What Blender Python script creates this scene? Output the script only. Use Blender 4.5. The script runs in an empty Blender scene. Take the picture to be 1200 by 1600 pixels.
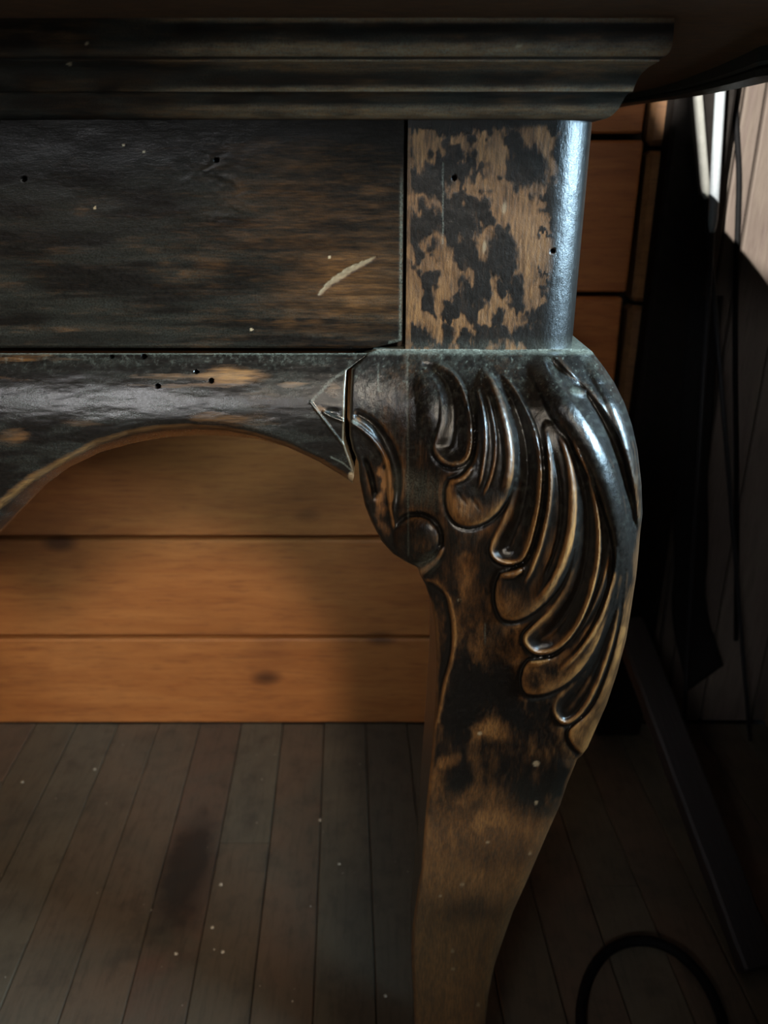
import bpy, bmesh, math, random
import numpy as np
from mathutils import Vector
from mathutils.geometry import tessellate_polygon

# ------------------------------------------------------------------ camera
scene = bpy.context.scene
COL = scene.collection
F_PX, CX, CY = 1250.0, 600.0, 800.0
PITCH = math.radians(22.6)
CAM = np.array([0.0, -0.5, 0.83])
cd = bpy.data.cameras.new('camera'); cam = bpy.data.objects.new('camera', cd); COL.objects.link(cam)
cam.location = CAM; cam.rotation_euler = (math.pi/2 - PITCH, 0, 0)
cd.sensor_fit = 'VERTICAL'; cd.sensor_height = 24.0; cd.lens = 24.0*F_PX/1600.0
cd.clip_start = 0.01
cd.dof.use_dof = True; cd.dof.focus_distance = 0.52; cd.dof.aperture_fstop = 5.5
scene.camera = cam
# ------------------------------------------------------------------ world, lights, exposure
w = bpy.data.worlds.new('world'); scene.world = w; w.use_nodes = True
w.node_tree.nodes['Background'].inputs[0].default_value = (0.75, 0.86, 1.0, 1)
w.node_tree.nodes['Background'].inputs[1].default_value = 0.012
scene.view_settings.view_transform = 'Standard'
scene.view_settings.look = 'None'
scene.view_settings.exposure = 0.0
scene.view_settings.gamma = 1.0
scene.view_settings.use_curve_mapping = False

def area(name, loc, aim, sx, sy, power, col, spread=180):
    l = bpy.data.lights.new(name, 'AREA'); l.shape = 'RECTANGLE'; l.size = sx; l.size_y = sy
    l.energy = power; l.color = col; l.spread = math.radians(spread)
    o = bpy.data.objects.new(name, l); COL.objects.link(o); o.location = loc
    o.rotation_euler = (Vector(aim)-Vector(loc)).to_track_quat('-Z', 'Y').to_euler()
    return o
# daylight from a window on the right, from the window behind the camera, and from the left
area('daylight_right', (1.04, -0.26, 1.05), (0.1, -0.03, 0.64), 0.50, 0.42, 84.0, (0.52, 0.79, 1.0), 150)
area('daylight_front', (0.50, -2.2, 1.98), (0.0, 0.3, 0.30), 0.36, 0.36, 66.0, (1.0, 0.87, 0.70))
area('daylight_left', (-0.80, -1.9, 1.46), (-0.1, 0.1, 0.5), 0.50, 0.20, 10.0, (0.97, 0.98, 1.0))
SUN_DIR = Vector((0.46, 0.80, -0.40)).normalized()
sl = bpy.data.lights.new('sun', 'SUN'); sl.energy = 18.0; sl.color = (1.0, 0.95, 0.86); sl.angle = math.radians(0.5)
so = bpy.data.objects.new('sun', sl); COL.objects.link(so); so.location = (-1.5, -3, 3)
so.rotation_euler = SUN_DIR.to_track_quat('-Z', 'Y').to_euler()

# ------------------------------------------------------------------ projection helpers
SP, CP = math.sin(PITCH), math.cos(PITCH)
def ray(px, py):
    a = (np.asarray(px, float)-CX)/F_PX; b = -(np.asarray(py, float)-CY)/F_PX
    return a, b*SP+CP, b*CP-SP
def P(px, py, h=0.0):                      # point on the plane y = -h
    dx, dy, dz = ray(px, py); t = (-np.asarray(h, float)-CAM[1])/dy
    return np.stack([t*dx, CAM[1]+t*dy, CAM[2]+t*dz], -1)
def PZ(px, py, z):                         # point on the plane z
    dx, dy, dz = ray(px, py); t = (z-CAM[2])/dz
    return np.stack([t*dx, CAM[1]+t*dy, CAM[2]+t*dz], -1)
def proj(v):
    v = np.asarray(v, float)-CAM
    d = v[..., 1]*CP - v[..., 2]*SP; u = v[..., 1]*SP + v[..., 2]*CP
    return CX+F_PX*v[..., 0]/d, CY-F_PX*u/d
PXM = 0.00042                              # one carving unit, metres

# ------------------------------------------------------------------ numpy noise and shape masks
def _hash(i, j, s):
    n = (i*374761393 + j*668265263 + s*1442695041) & 0xFFFFFFFF
    n = ((n ^ (n >> 13))*1274126177) & 0xFFFFFFFF
    return ((n ^ (n >> 16)) & 0xFFFF)/65535.0
def vnoise(x, y, s=0):
    xi = np.floor(x).astype(np.int64); yi = np.floor(y).astype(np.int64)
    fx = x-xi; fy = y-yi; fx = fx*fx*(3-2*fx); fy = fy*fy*(3-2*fy)
    a = _hash(xi, yi, s); b = _hash(xi+1, yi, s); c = _hash(xi, yi+1, s); d = _hash(xi+1, yi+1, s)
    return (a*(1-fx)+b*fx)*(1-fy)+(c*(1-fx)+d*fx)*fy
def fbm(x, y, s=0, o=4):
    r = 0; a = 0.5; t = 0
    for k in range(o):
        r = r+a*vnoise(x*2**k+17.3*k, y*2**k+5.1*k, s+k); t += a; a *= 0.5
    return r/t
def sstep(a, b, x):
    t = np.clip((x-a)/(b-a), 0, 1); return t*t*(3-2*t)
def ell(px, py, cx, cy, rx, ry, ang=0.0, soft=0.35):
    c, s = math.cos(ang), math.sin(ang)
    u = ((px-cx)*c+(py-cy)*s)/rx; v = (-(px-cx)*s+(py-cy)*c)/ry
    return 1-sstep(1-soft, 1+soft, np.sqrt(u*u+v*v))
def pdist(px, py, poly, closed=False):
    """distance to a polyline and arc-length parameter 0..1"""
    pts = np.array(poly, float)
    if closed: pts = np.vstack([pts, pts[:1]])
    seg = np.linalg.norm(np.diff(pts, axis=0), axis=1); L = np.concatenate([[0], np.cumsum(seg)]); tot = L[-1]
    best = np.full(px.shape, 1e9); bt = np.zeros(px.shape)
    for k in range(len(pts)-1):
        ax, ay = pts[k]; bx, by = pts[k+1]; ex, ey = bx-ax, by-ay; q = ex*ex+ey*ey+1e-9
        t = np.clip(((px-ax)*ex+(py-ay)*ey)/q, 0, 1)
        d = np.hypot(px-ax-t*ex, py-ay-t*ey); m = d < best
        best = np.where(m, d, best); bt = np.where(m, (L[k]+t*seg[k])/tot, bt)
    return best, bt
def pin(px, py, poly):
    r = np.zeros(px.shape, bool); n = len(poly)
    for k in range(n):
        x0, y0 = poly[k]; x1, y1 = poly[(k+1) % n]
        if y0 == y1: continue
        c = ((y0 > py) != (y1 > py)) & (px < (x1-x0)*(py-y0)/(y1-y0)+x0); r ^= c
    return r
def smooth_poly(p, closed=False, it=2):
    p = [np.array(q, float) for q in p]
    for _ in range(it):
        o = []; n = len(p); rng = range(n if closed else n-1)
        if not closed: o.append(p[0])
        for k in rng:
            a, b = p[k], p[(k+1) % n]; o += [a*0.75+b*0.25, a*0.25+b*0.75]
        if not closed: o.append(p[-1])
        p = o
    return np.array(p)
def blur(a, s):
    r = int(s*3)+1; k = np.exp(-0.5*(np.arange(-r, r+1)/s)**2); k /= k.sum()
    for ax in (0, 1):
        b = np.pad(a, [(r, r) if i == ax else (0, 0) for i in (0, 1)], mode='edge'); o = 0
        n = a.shape[ax]
        for i in range(2*r+1):
            o = o+k[i]*(b[i:i+n] if ax == 0 else b[:, i:i+n])
        a = o
    return a

# ------------------------------------------------------------------ materials
def nmat(name):
    m = bpy.data.materials.new(name); m.use_nodes = True; nt = m.node_tree
    return m, nt, nt.nodes['Principled BSDF']
class G:
    def __init__(s, nt): s.nt = nt; s.tc = nt.nodes.new('ShaderNodeTexCoord')
    def link(s, a, b): s.nt.links.new(a, b)
    def mapping(s, scale, out='Object', loc=(0, 0, 0), rot=(0, 0, 0)):
        n = s.nt.nodes.new('ShaderNodeMapping'); n.inputs['Scale'].default_value = scale
        n.inputs['Location'].default_value = loc; n.inputs['Rotation'].default_value = rot
        s.link(s.tc.outputs[out], n.inputs['Vector']); return n.outputs[0]
    def noise(s, vec, scale, detail=4, rough=0.55, dist=0.0):
        n = s.nt.nodes.new('ShaderNodeTexNoise'); n.inputs['Scale'].default_value = scale
        n.inputs['Detail'].default_value = detail; n.inputs['Roughness'].default_value = rough
        n.inputs['Distortion'].default_value = dist
        s.link(vec, n.inputs['Vector']); return n.outputs['Fac']
    def ramp(s, fac, stops):
        n = s.nt.nodes.new('ShaderNodeValToRGB'); cr = n.color_ramp
        while len(cr.elements) < len(stops): cr.elements.new(0.5)
        for e, (p, c) in zip(cr.elements, stops):
            e.position = p; e.color = (c, c, c, 1) if not hasattr(c, '__len__') else (*c, 1)
        s.link(fac, n.inputs[0]); return n.outputs[0]
    def val(s, v, sock):
        if hasattr(v, 'is_linked'): s.link(v, sock)
        elif hasattr(v, '__len__'): sock.default_value = (*v, 1) if len(v) == 3 else v
        else: sock.default_value = v
    def math(s, op, a, b=0.0, clamp=False):
        n = s.nt.nodes.new('ShaderNodeMath'); n.operation = op; n.use_clamp = clamp
        s.val(a, n.inputs[0]); s.val(b, n.inputs[1]); return n.outputs[0]
    def mix(s, f, a, b, mode='MIX'):
        n = s.nt.nodes.new('ShaderNodeMix'); n.data_type = 'RGBA'; n.blend_type = mode
        s.val(f, n.inputs[0]); s.val(a, n.inputs[6]); s.val(b, n.inputs[7]); return n.outputs[2]
    def bump(s, h, strength, dist, normal=None):
        n = s.nt.nodes.new('ShaderNodeBump'); n.inputs['Strength'].default_value = strength
        n.inputs['Distance'].default_value = dist; s.link(h, n.inputs['Height'])
        if normal: s.link(normal, n.inputs['Normal'])
        return n.outputs[0]

def finish_material(name, grain='X', gloss=0.33, spec=0.5, bump=1.0):
    """old black-brown varnish; attribute 'mask': R = worn to bare wood, G = grey dust, B = pale fresh wood"""
    m, nt, bs = nmat(name); g = G(nt)
    at = nt.nodes.new('ShaderNodeAttribute'); at.attribute_name = 'mask'
    sp = nt.nodes.new('ShaderNodeSeparateColor'); nt.links.new(at.outputs['Color'], sp.inputs[0])
    R, D, B, HO = sp.outputs[0], sp.outputs[1], sp.outputs[2], at.outputs['Alpha']
    sc = {'X': (0.12, 1, 1), 'Z': (1, 1, 0.12)}[grain]
    gv = g.mapping(sc); ov = g.mapping((1, 1, 1))
    fib = g.noise(gv, 700, 5, 0.65)
    mid = g.noise(gv, 170, 4, 0.6)
    spk = g.noise(ov, 420, 4, 0.7)
    wn = g.math('ADD', g.math('MULTIPLY', g.math('SUBTRACT', mid, 0.5), 0.6), g.math('MULTIPLY', g.math('SUBTRACT', fib, 0.5), 0.7))
    tot = g.math('ADD', R, g.math('MULTIPLY', wn, 0.85))
    wf = g.ramp(tot, [(0.30, 0.0), (0.85, 1.0)])
    dark = g.mix(g.ramp(spk, [(0.35, 0.0), (0.7, 1.0)]), (0.0034, 0.0027, 0.0021), (0.0085, 0.0064, 0.0047))
    wood = g.ramp(tot, [(0.28, (0.012, 0.0070, 0.0042)), (0.48, (0.030, 0.0140, 0.0056)), (0.68, (0.078, 0.0330, 0.0095)), (1.0, (0.175, 0.078, 0.021))])
    wood = g.mix(g.ramp(fib, [(0.3, 0.6), (0.55, 0.0)]), wood, (0.026, 0.013, 0.006))
    c = g.mix(g.ramp(tot, [(0.26, 0.0), (0.46, 1.0)]), dark, wood)
    dn = g.noise(ov, 900, 5, 0.75)
    df = g.math('MULTIPLY', D, g.ramp(dn, [(0.38, 0.1), (0.62, 1.0)]), True)
    c = g.mix(df, c, (0.20, 0.205, 0.155))
    c = g.mix(B, c, g.mix(fib, (0.20, 0.14, 0.075), (0.42, 0.32, 0.20)))
    c = g.mix(HO, c, (0.001, 0.001, 0.001))
    g.link(c, bs.inputs['Base Color'])
    r = g.math('ADD', gloss, g.math('MULTIPLY', wf, 0.16)); r = g.math('ADD', r, g.math('MULTIPLY', df, 0.4))
    r = g.math('ADD', r, g.math('MULTIPLY', g.math('SUBTRACT', spk, 0.5), 0.14), True)
    g.link(r, bs.inputs['Roughness'])
    g.link(g.math('MULTIPLY', g.math('SUBTRACT', 1.0, HO), spec), bs.inputs['Specular IOR Level'])
    b0 = g.bump(g.noise(g.mapping({'X': (0.45, 1, 1), 'Z': (1, 1, 0.45)}[grain]), 240, 4, 0.65), 0.20*bump, 0.0016)
    b1 = g.bump(g.noise(gv, 420, 5, 0.7), 0.18*bump, 0.0010, b0)
    b2 = g.bump(g.noise(ov, 1300, 3, 0.6), 0.22*bump, 0.0006, b1)
    g.link(b2, bs.inputs['Normal'])
    return m

def wood_material(name, ca, cb, cdark, grain='X', rough=0.6, knots=True, var=0.35, scale=1.0, bump=0.4):
    m, nt, bs = nmat(name); g = G(nt)
    oi = nt.nodes.new('ShaderNodeObjectInfo')
    sc = {'X': (0.10, 1, 1), 'Z': (1, 1, 0.10), 'Y': (1, 0.10, 1)}[grain]
    vec = g.mapping(sc)
    add = nt.nodes.new('ShaderNodeVectorMath'); add.operation = 'ADD'; g.link(vec, add.inputs[0])
    cmb = nt.nodes.new('ShaderNodeCombineXYZ'); r13 = g.math('MULTIPLY', oi.outputs['Random'], 13.0)
    for i in range(3): g.link(r13, cmb.inputs[i])
    g.link(cmb.outputs[0], add.inputs[1]); vec = add.outputs[0]
    n1 = g.noise(vec, 45*scale, 5, 0.6, 1.2); n2 = g.noise(vec, 230*scale, 4, 0.65)
    n3 = g.noise(g.mapping({'X': (0.5, 1, 1), 'Z': (1, 1, 0.5), 'Y': (1, 0.4, 1)}[grain]), 7*scale, 4, 0.6)
    c = g.mix(g.ramp(n1, [(0.3, 0.0), (0.7, 1.0)]), ca, cb)
    c = g.mix(g.ramp(n2, [(0.25, 0.6), (0.5, 0.0)]), c, cdark)
    c = g.mix(g.ramp(n3, [(0.52, 0.0), (0.78, 0.75)]), c, cdark)
    if knots:
        vo = nt.nodes.new('ShaderNodeTexVoronoi'); vo.inputs['Scale'].default_value = 7.0*scale
        g.link(g.mapping({'X': (0.55, 1, 1), 'Z': (1, 1, 0.55), 'Y': (1, 0.55, 1)}[grain]), vo.inputs['Vector'])
        c = g.mix(g.ramp(vo.outputs['Distance'], [(0.05, 0.85), (0.13, 0.0)]), c, tuple(q*0.45 for q in cdark))
    tint = g.ramp(oi.outputs['Random'], [(0.0, 1-var), (1.0, 1.0)])
    c = g.mix(1.0, c, tint, 'MULTIPLY')
    g.link(c, bs.inputs['Base Color']); bs.inputs['Roughness'].default_value = rough
    g.link(g.bump(n2, bump, 0.002), bs.inputs['Normal'])
    return m

def plain_material(name, ca, cb, rough=0.5, scale=60, bump=0.2, metal=0.0, spec=0.5):
    m, nt, bs = nmat(name); g = G(nt)
    n = g.noise(g.mapping((1, 1, 1)), scale, 5, 0.65)
    g.link(g.mix(g.ramp(n, [(0.3, 0.0), (0.7, 1.0)]), ca, cb), bs.inputs['Base Color'])
    bs.inputs['Roughness'].default_value = rough; bs.inputs['Metallic'].default_value = metal
    bs.inputs['Specular IOR Level'].default_value = spec
    g.link(g.bump(n, bump, 0.002), bs.inputs['Normal'])
    return m

def floor_material(name):
    m, nt, bs = nmat(name); g = G(nt)
    oi = nt.nodes.new('ShaderNodeObjectInfo')
    base = g.ramp(oi.outputs['Random'], [(0.0, (0.088, 0.050, 0.034)), (0.3, (0.080, 0.062, 0.040)), (0.6, (0.092, 0.076, 0.052)), (1.0, (0.098, 0.062, 0.040))])
    ov = g.mapping((1, 1, 1)); gv = g.mapping((1, 0.12, 1))
    n1 = g.noise(ov, 9, 5, 0.6, 0.6); n2 = g.noise(gv, 160, 5, 0.65); n3 = g.noise(ov, 28, 5, 0.65)
    c = g.mix(g.ramp(n1, [(0.35, 0.0), (0.7, 1.0)]), base, (0.064, 0.053, 0.036))
    c = g.mix(g.ramp(n3, [(0.5, 0.0), (0.8, 0.8)]), c, (0.028, 0.022, 0.017))
    c = g.mix(g.ramp(n2, [(0.25, 0.55), (0.5, 0.0)]), c, (0.02, 0.016, 0.012))
    # dark blotch in the colour of the boards under the arch
    a, b = BLOTCH
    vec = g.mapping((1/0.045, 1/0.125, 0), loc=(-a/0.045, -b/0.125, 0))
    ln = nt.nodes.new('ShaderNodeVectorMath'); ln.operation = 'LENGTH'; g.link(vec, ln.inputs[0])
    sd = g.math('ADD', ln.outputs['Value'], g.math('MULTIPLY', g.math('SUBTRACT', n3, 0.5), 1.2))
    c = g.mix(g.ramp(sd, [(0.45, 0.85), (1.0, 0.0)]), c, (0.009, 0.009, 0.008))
    g.link(c, bs.inputs['Base Color'])
    g.link(g.ramp(n1, [(0.3, 0.42), (0.7, 0.62)]), bs.inputs['Roughness'])
    g.link(g.bump(n2, 0.35, 0.0018), bs.inputs['Normal'])
    return m

# ------------------------------------------------------------------ object helpers
def mesh(name, verts, faces, mat=None, parent=None, smooth=False, masks=None):
    me = bpy.data.meshes.new(name)
    me.from_pydata([tuple(map(float, v)) for v in verts], [], [tuple(map(int, f)) for f in faces])
    if masks is not None:
        at = me.attributes.new('mask', 'FLOAT_COLOR', 'POINT')
        masks = np.asarray(masks); buf = np.zeros((len(verts), 4), np.float32); buf[:, :masks.shape[1]] = masks
        at.data.foreach_set('color', buf.ravel())
    me.update()
    if smooth: me.polygons.foreach_set('use_smooth', np.ones(len(me.polygons), bool))
    o = bpy.data.objects.new(name, me); COL.objects.link(o)
    if mat: me.materials.append(mat)
    if parent: o.parent = parent
    return o
def tag(o, label=None, cat=None, kind=None, group=None):
    if label: o['label'] = label
    if cat: o['category'] = cat
    if kind: o['kind'] = kind
    if group: o['group'] = group
    return o
def empty(name, loc=(0, 0, 0)):
    o = bpy.data.objects.new(name, None); COL.objects.link(o); o.location = loc; o.empty_display_size = 0.05
    return o
def fix_normals(o):
    bm = bmesh.new(); bm.from_mesh(o.data); bmesh.ops.recalc_face_normals(bm, faces=bm.faces); bm.to_mesh(o.data); bm.free()
def grid_faces(nr, nc, flip=False):
    i = np.arange(nr-1)[:, None]*nc+np.arange(nc-1)[None, :]
    f = np.stack([i, i+1, i+1+nc, i+nc], -1).reshape(-1, 4)
    return f[:, ::-1] if flip else f
def bevel_box(name, x0, x1, y0, y1, z0, z1, mat, parent=None, b=0.003, jitter=0.0, seed=0):
    bm = bmesh.new(); bmesh.ops.create_cube(bm, size=1.0)
    rnd = random.Random(seed)
    for v in bm.verts:
        v.co = Vector(((x0+x1)/2+v.co.x*(x1-x0), (y0+y1)/2+v.co.y*(y1-y0), (z0+z1)/2+v.co.z*(z1-z0)))
        v.co += Vector([rnd.uniform(-jitter, jitter) for _ in range(3)])
    bmesh.ops.bevel(bm, geom=bm.edges[:], offset=b, segments=1, affect='EDGES')
    me = bpy.data.meshes.new(name); bm.to_mesh(me); bm.free(); me.materials.append(mat)
    o = bpy.data.objects.new(name, me); COL.objects.link(o)
    if parent: o.parent = parent
    return o
def tube(name, pts, rad, mat, parent=None, seg=12, closed=False, cap=True):
    pts = [Vector(p) for p in pts]; n = len(pts); V = []; Fc = []
    rads = rad if hasattr(rad, '__len__') else [rad]*n
    up = Vector((0.31, 0.53, 0.79)).normalized(); prev = None
    for k in range(n):
        if closed: t = (pts[(k+1) % n]-pts[k-1]).normalized()
        else: t = (pts[min(k+1, n-1)]-pts[max(k-1, 0)]).normalized()
        a = t.cross(up if prev is None else prev).normalized() if prev is None else (prev-t*prev.dot(t)).normalized()
        prev = a; b = t.cross(a)
        for s in range(seg):
            q = 2*math.pi*s/seg; V.append(pts[k]+(a*math.cos(q)+b*math.sin(q))*rads[k])
    for k in range(n if closed else n-1):
        for s in range(seg):
            k2 = (k+1) % n; Fc.append((k*seg+s, k*seg+(s+1) % seg, k2*seg+(s+1) % seg, k2*seg+s))
    if cap and not closed:
        Fc.append(tuple(range(seg))[::-1]); Fc.append(tuple((n-1)*seg+s for s in range(seg)))
    o = mesh(name, V, Fc, mat, parent, smooth=True); fix_normals(o); return o

# ================================================================== THE SETTING
Y_WALL = float(PZ(300, 1130, 0.0)[1])
zw = lambda px, py: float(P(px, py, -Y_WALL)[2])
xw = lambda px, py: float(P(px, py, -Y_WALL)[0])
BLOTCH = tuple(float(q) for q in PZ(292, 1360, 0.0)[:2])
M_plank = wood_material('pine_plank_wood', (0.31, 0.098, 0.021), (0.42, 0.152, 0.038), (0.13, 0.039, 0.010), 'X', 0.55, True, 0.12)
M_logend = wood_material('pine_block_wood', (0.17, 0.075, 0.024), (0.25, 0.12, 0.042), (0.05, 0.022, 0.010), 'X', 0.65, True, 0.25)
M_gap = plain_material('dark_gap', (0.006, 0.004, 0.003), (0.012, 0.008, 0.005), 0.9)
M_vboard = wood_material('pinkish_board_wood', (0.078, 0.056, 0.048), (0.108, 0.088, 0.068), (0.042, 0.026, 0.022), 'Z', 0.75, False, 0.5)
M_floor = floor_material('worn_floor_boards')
M_plaster = plain_material('old_wall_boards', (0.10, 0.07, 0.045), (0.16, 0.11, 0.07), 0.8, 20)

X_END = xw(992, 330)                         # where the horizontal planks stop
X_BLK = xw(1036, 330)                        # end of the corner blocks
wall = mesh('wall_back', [(-2.2, Y_WALL+0.03, 0), (1.6, Y_WALL+0.03, 0), (1.6, Y_WALL+0.03, 2.6), (-2.2, Y_WALL+0.03, 2.6),
                          (-2.2, Y_WALL+0.12, 0), (1.6, Y_WALL+0.12, 0), (1.6, Y_WALL+0.12, 2.6), (-2.2, Y_WALL+0.12, 2.6)],
            [(0, 1, 2, 3), (5, 4, 7, 6), (4, 0, 3, 7), (1, 5, 6, 2), (3, 2, 6, 7), (4, 5, 1, 0)], M_gap)
tag(wall, kind='structure')
edges = [0.0, zw(300, 997), zw(300, 842)]
z460, z213 = zw(950, 461), zw(980, 214)
edges += [(edges[2]+z460)/2, z460, z213]
while edges[-1] < 2.3: edges.append(edges[-1]+0.172)
rnd = random.Random(4)
for k in range(len(edges)-1):
    g2 = 0.0040
    bevel_box('plank', -2.2, X_END+rnd.uniform(-0.003, 0.003), Y_WALL+rnd.uniform(0, 0.003), Y_WALL+0.035, edges[k]+(g2 if k else 0.0), edges[k+1]-g2, M_plank, wall, 0.0025, 0.0008, k)
    dz = -0.012
    bevel_box('corner_block', X_END+0.008, X_BLK+rnd.uniform(-0.004, 0.004), Y_WALL+rnd.uniform(-0.004, 0.002), Y_WALL+0.035, max(0.0, edges[k]+dz+0.003), edges[k+1]+dz-0.003, M_logend, wall, 0.006, 0.002, 50+k)
# upright boards beyond the corner
xs = [X_BLK+0.004, xw(1105, 300), xw(1143, 300), xw(1176, 300), xw(1250, 300)]
while xs[-1] < 1.5: xs.append(xs[-1]+0.085)
for k in range(len(xs)-1):
    bevel_box('board', xs[k]+0.0015, xs[k+1]-0.0015, Y_WALL+0.004+rnd.uniform(0, 0.004), Y_WALL+0.035, 0.0, 2.55, M_vboard, wall, 0.002, 0.0, 90+k)

# floor: sub-floor with separate boards that run almost straight to the wall
floor = mesh('floor', [(-2.2, -3.2, -0.03), (1.6, -3.2, -0.03), (1.6, Y_WALL+0.1, -0.03), (-2.2, Y_WALL+0.1, -0.03),
                       (-2.2, -3.2, -0.08), (1.6, -3.2, -0.08), (1.6, Y_WALL+0.1, -0.08), (-2.2, Y_WALL+0.1, -0.08)],
             [(0, 1, 2, 3), (5, 4, 7, 6), (4, 0, 3, 7), (1, 5, 6, 2), (3, 2, 6, 7), (4, 5, 1, 0)], M_gap)
tag(floor, kind='structure')
BW = 0.068; sk = math.tan(math.radians(2.6))
xref = float(PZ(289, 1600, 0)[0]); yref = float(PZ(289, 1600, 0)[1])
rnd = random.Random(11)
for k in range(-24, 18):
    x0 = xref+k*BW
    wd = BW
    zt = rnd.uniform(-0.0012, 0.0)
    def bx(x, y): return x - sk*(y-yref)
    g2 = 0.0005
    ya, yb = -2.6, Y_WALL-0.0005
    cut = rnd.uniform(-0.35, 0.45)
    for (a, b) in ((ya, cut-0.0008), (cut+0.0008, yb)):
        e = 0.0012
        V = []
        for (ox, zz) in ((g2, -0.03), (g2, zt-e), (g2+e, zt), (wd-g2-e, zt), (wd-g2, zt-e), (wd-g2, -0.03)):
            V += [(bx(x0+ox, a), a, zz), (bx(x0+ox, b), b, zz)]
        Fc = [(2*i, 2*i+1, 2*i+3, 2*i+2) for i in range(5)]+[(10, 8, 6, 4, 2, 0), (1, 3, 5, 7, 9, 11)]
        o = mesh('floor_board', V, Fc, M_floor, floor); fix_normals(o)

# right wall with its window opening (out of view to the right) and a front wall added to mask the sun
def holed_wall(name, outer, holes, to3d, thick, mat):
    loops = [outer]+holes
    flat = [q for l in loops for q in l]
    tris = tessellate_polygon([[Vector((u, v, 0)) for u, v in l] for l in loops])
    V = [to3d(u, v, 0) for u, v in flat]+[to3d(u, v, thick) for u, v in flat]; n = len(flat)
    Fc = [tuple(t) for t in tris]+[tuple(i+n for i in t[::-1]) for t in tris]
    s = 0
    for l in loops:
        m = len(l)
        for i in range(m): Fc.append((s+i, s+(i+1) % m, n+s+(i+1) % m, n+s+i))
        s += m
    o = mesh(name, V, Fc, mat); fix_normals(o); tag(o, kind='structure'); return o
YF = -2.3
def back_sun(p):                              # where the sunbeam through p crosses the front wall
    t = (p[1]-YF)/SUN_DIR.y
    return (p[0]-SUN_DIR.x*t, p[2]-SUN_DIR.z*t)
wp = lambda x, y, d=0.0: back_sun(P(x, y, -(Y_WALL-d)))
patch = [wp(1112, 379), wp(1205, 434), wp(1330, 505), wp(1330, -60), wp(1068, -60), wp(1085, 120)]
tri = [wp(1018, 146), wp(1042, 202), wp(1062, 202), wp(1062, 60), wp(1012, 60)]  # openings shaped so that sun falls only on the chosen patches
holed_wall('sun_mask_wall', [(-3.5, 0), (2.5, 0), (2.5, 3.6), (-3.5, 3.6)], [patch, tri],
           lambda u, v, t: (u, YF-t*0.02, v), 1.0, M_plaster)

# right wall with the window that lights the knee, and an unseen column added to shade the back wall
XRW = 0.63
holed_wall('wall_right', [(-2.3, 0), (Y_WALL+0.03, 0), (Y_WALL+0.03, 2.6), (-2.3, 2.6)], [[(-0.48, 0.80), (-0.06, 0.80), (-0.06, 1.22), (-0.48, 1.22)]],
           lambda u, v, t: (XRW+t*0.02, u, v), 1.0, M_plaster)
shade_col = bevel_box('shade_column_1', 0.345, XRW-0.001, -1.25, -0.66, 0.0, 2.4, M_plaster, None, 0.004); tag(shade_col, kind='structure')

# ================================================================== THE TABLE
table = empty('console_table', (0.1, 0.1, 0.0))
tag(table, 'dark worn antique console table with carved cabriole leg and cracked apron', 'table')
TINV = Vector((-0.1, -0.1, 0.0))
def tchild(o, parent=None):
    o.parent = parent or table
    if parent is None: o.location = TINV
    return o
M_finH = finish_material('aged_varnish_horizontal_grain', 'X', 0.32, 0.45, 1.1)
M_finP = finish_material('aged_varnish_panel', 'X', 0.30, 0.18, 0.6)
M_rail = finish_material('aged_varnish_rail', 'X', 0.25, 0.6, 0.55)
M_finV = finish_material('aged_varnish_vertical_grain', 'Z', 0.31, 0.45, 1.1)

XC = float(P(-150, 600)[0])                   # middle of the table
X_SEAM = float(P(633, 370)[0])
Z_TOP = float(P(633, 187)[2]); Z_BOT = float(P(633, 548)[2])
XP = float(P(932, 190, -0.012)[0])            # right face of the post

# ---- apron panel: fine relief grid in the part in view, coarse beyond
def cols(x0, x1, fine_from, df, dc):
    a = list(np.arange(x0, fine_from, dc)); b = list(np.linspace(fine_from, x1, int((x1-fine_from)/df)+1)); return np.array(a+b)
zbp = Z_BOT+0.0016
cx_ = cols(2*XC-X_SEAM+0.001, X_SEAM-0.0012, float(P(-30, 300)[0]), 0.00075, 0.006)
rz_ = np.linspace(Z_TOP+0.004, zbp, 230)
X, Z = np.meshgrid(cx_, rz_)
px, py = proj(np.stack([X, 0*X, Z], -1))
# the bottom right corner is cut off obliquely
cut = float(P(633, 533)[2]); xcut = float(P(582, 548)[0])
u = np.clip((X-xcut)/(X_SEAM-xcut), 0, 1)
zmin = zbp+u*(cut-zbp)
Zs = Z_TOP+0.004-(Z_TOP+0.004-Z)/(Z_TOP+0.004-zbp)*(Z_TOP+0.004-zmin)
Z = np.where(u > 0, Zs, Z)
px, py = proj(np.stack([X, 0*X, Z], -1))
h = 0.0012*(fbm(px/160, py/90, 3)-0.5)
de = np.minimum(np.minimum(X_SEAM-0.0012-X, Z-zmin), 1.0)
h -= 0.0010*(1-sstep(0, 0.0016, np.minimum(Z-zmin, 1.0)))
kn = ell(px, py, 335, 285, 50, 60, 0.3, 0.8)
h += 0.00012*kn*np.sin(fbm(px/60, py/45, 9)*26)
holes = [(38, 280, 3.2), (338, 250, 3.2)]
hol = 0*px
for hx, hy, r in holes: h -= 0.004*(np.hypot(px-hx, py-hy) < r); hol = np.maximum(hol, np.hypot(px-hx, py-hy) < r+1.2)
sc_line = [(500, 459), (512, 446), (530, 432), (548, 421), (568, 411), (586, 402)]
ds, ts = pdist(px, py, sc_line)
sw = 5.2*np.sin(np.clip(ts*0.86+0.1, 0, 1)*math.pi)**0.6+4.0*(fbm(px/5, py/5, 5)-0.5)
scr = 1-sstep(sw-1.3, sw+0.8, ds)
h -= 0.0006*scr
streak = fbm(px/150, py/9, 12)
wear = 0.23+0.06*sstep(150, 500, px)+0.07*sstep(0.45, 0.75, streak)*sstep(300, 420, py)
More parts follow.
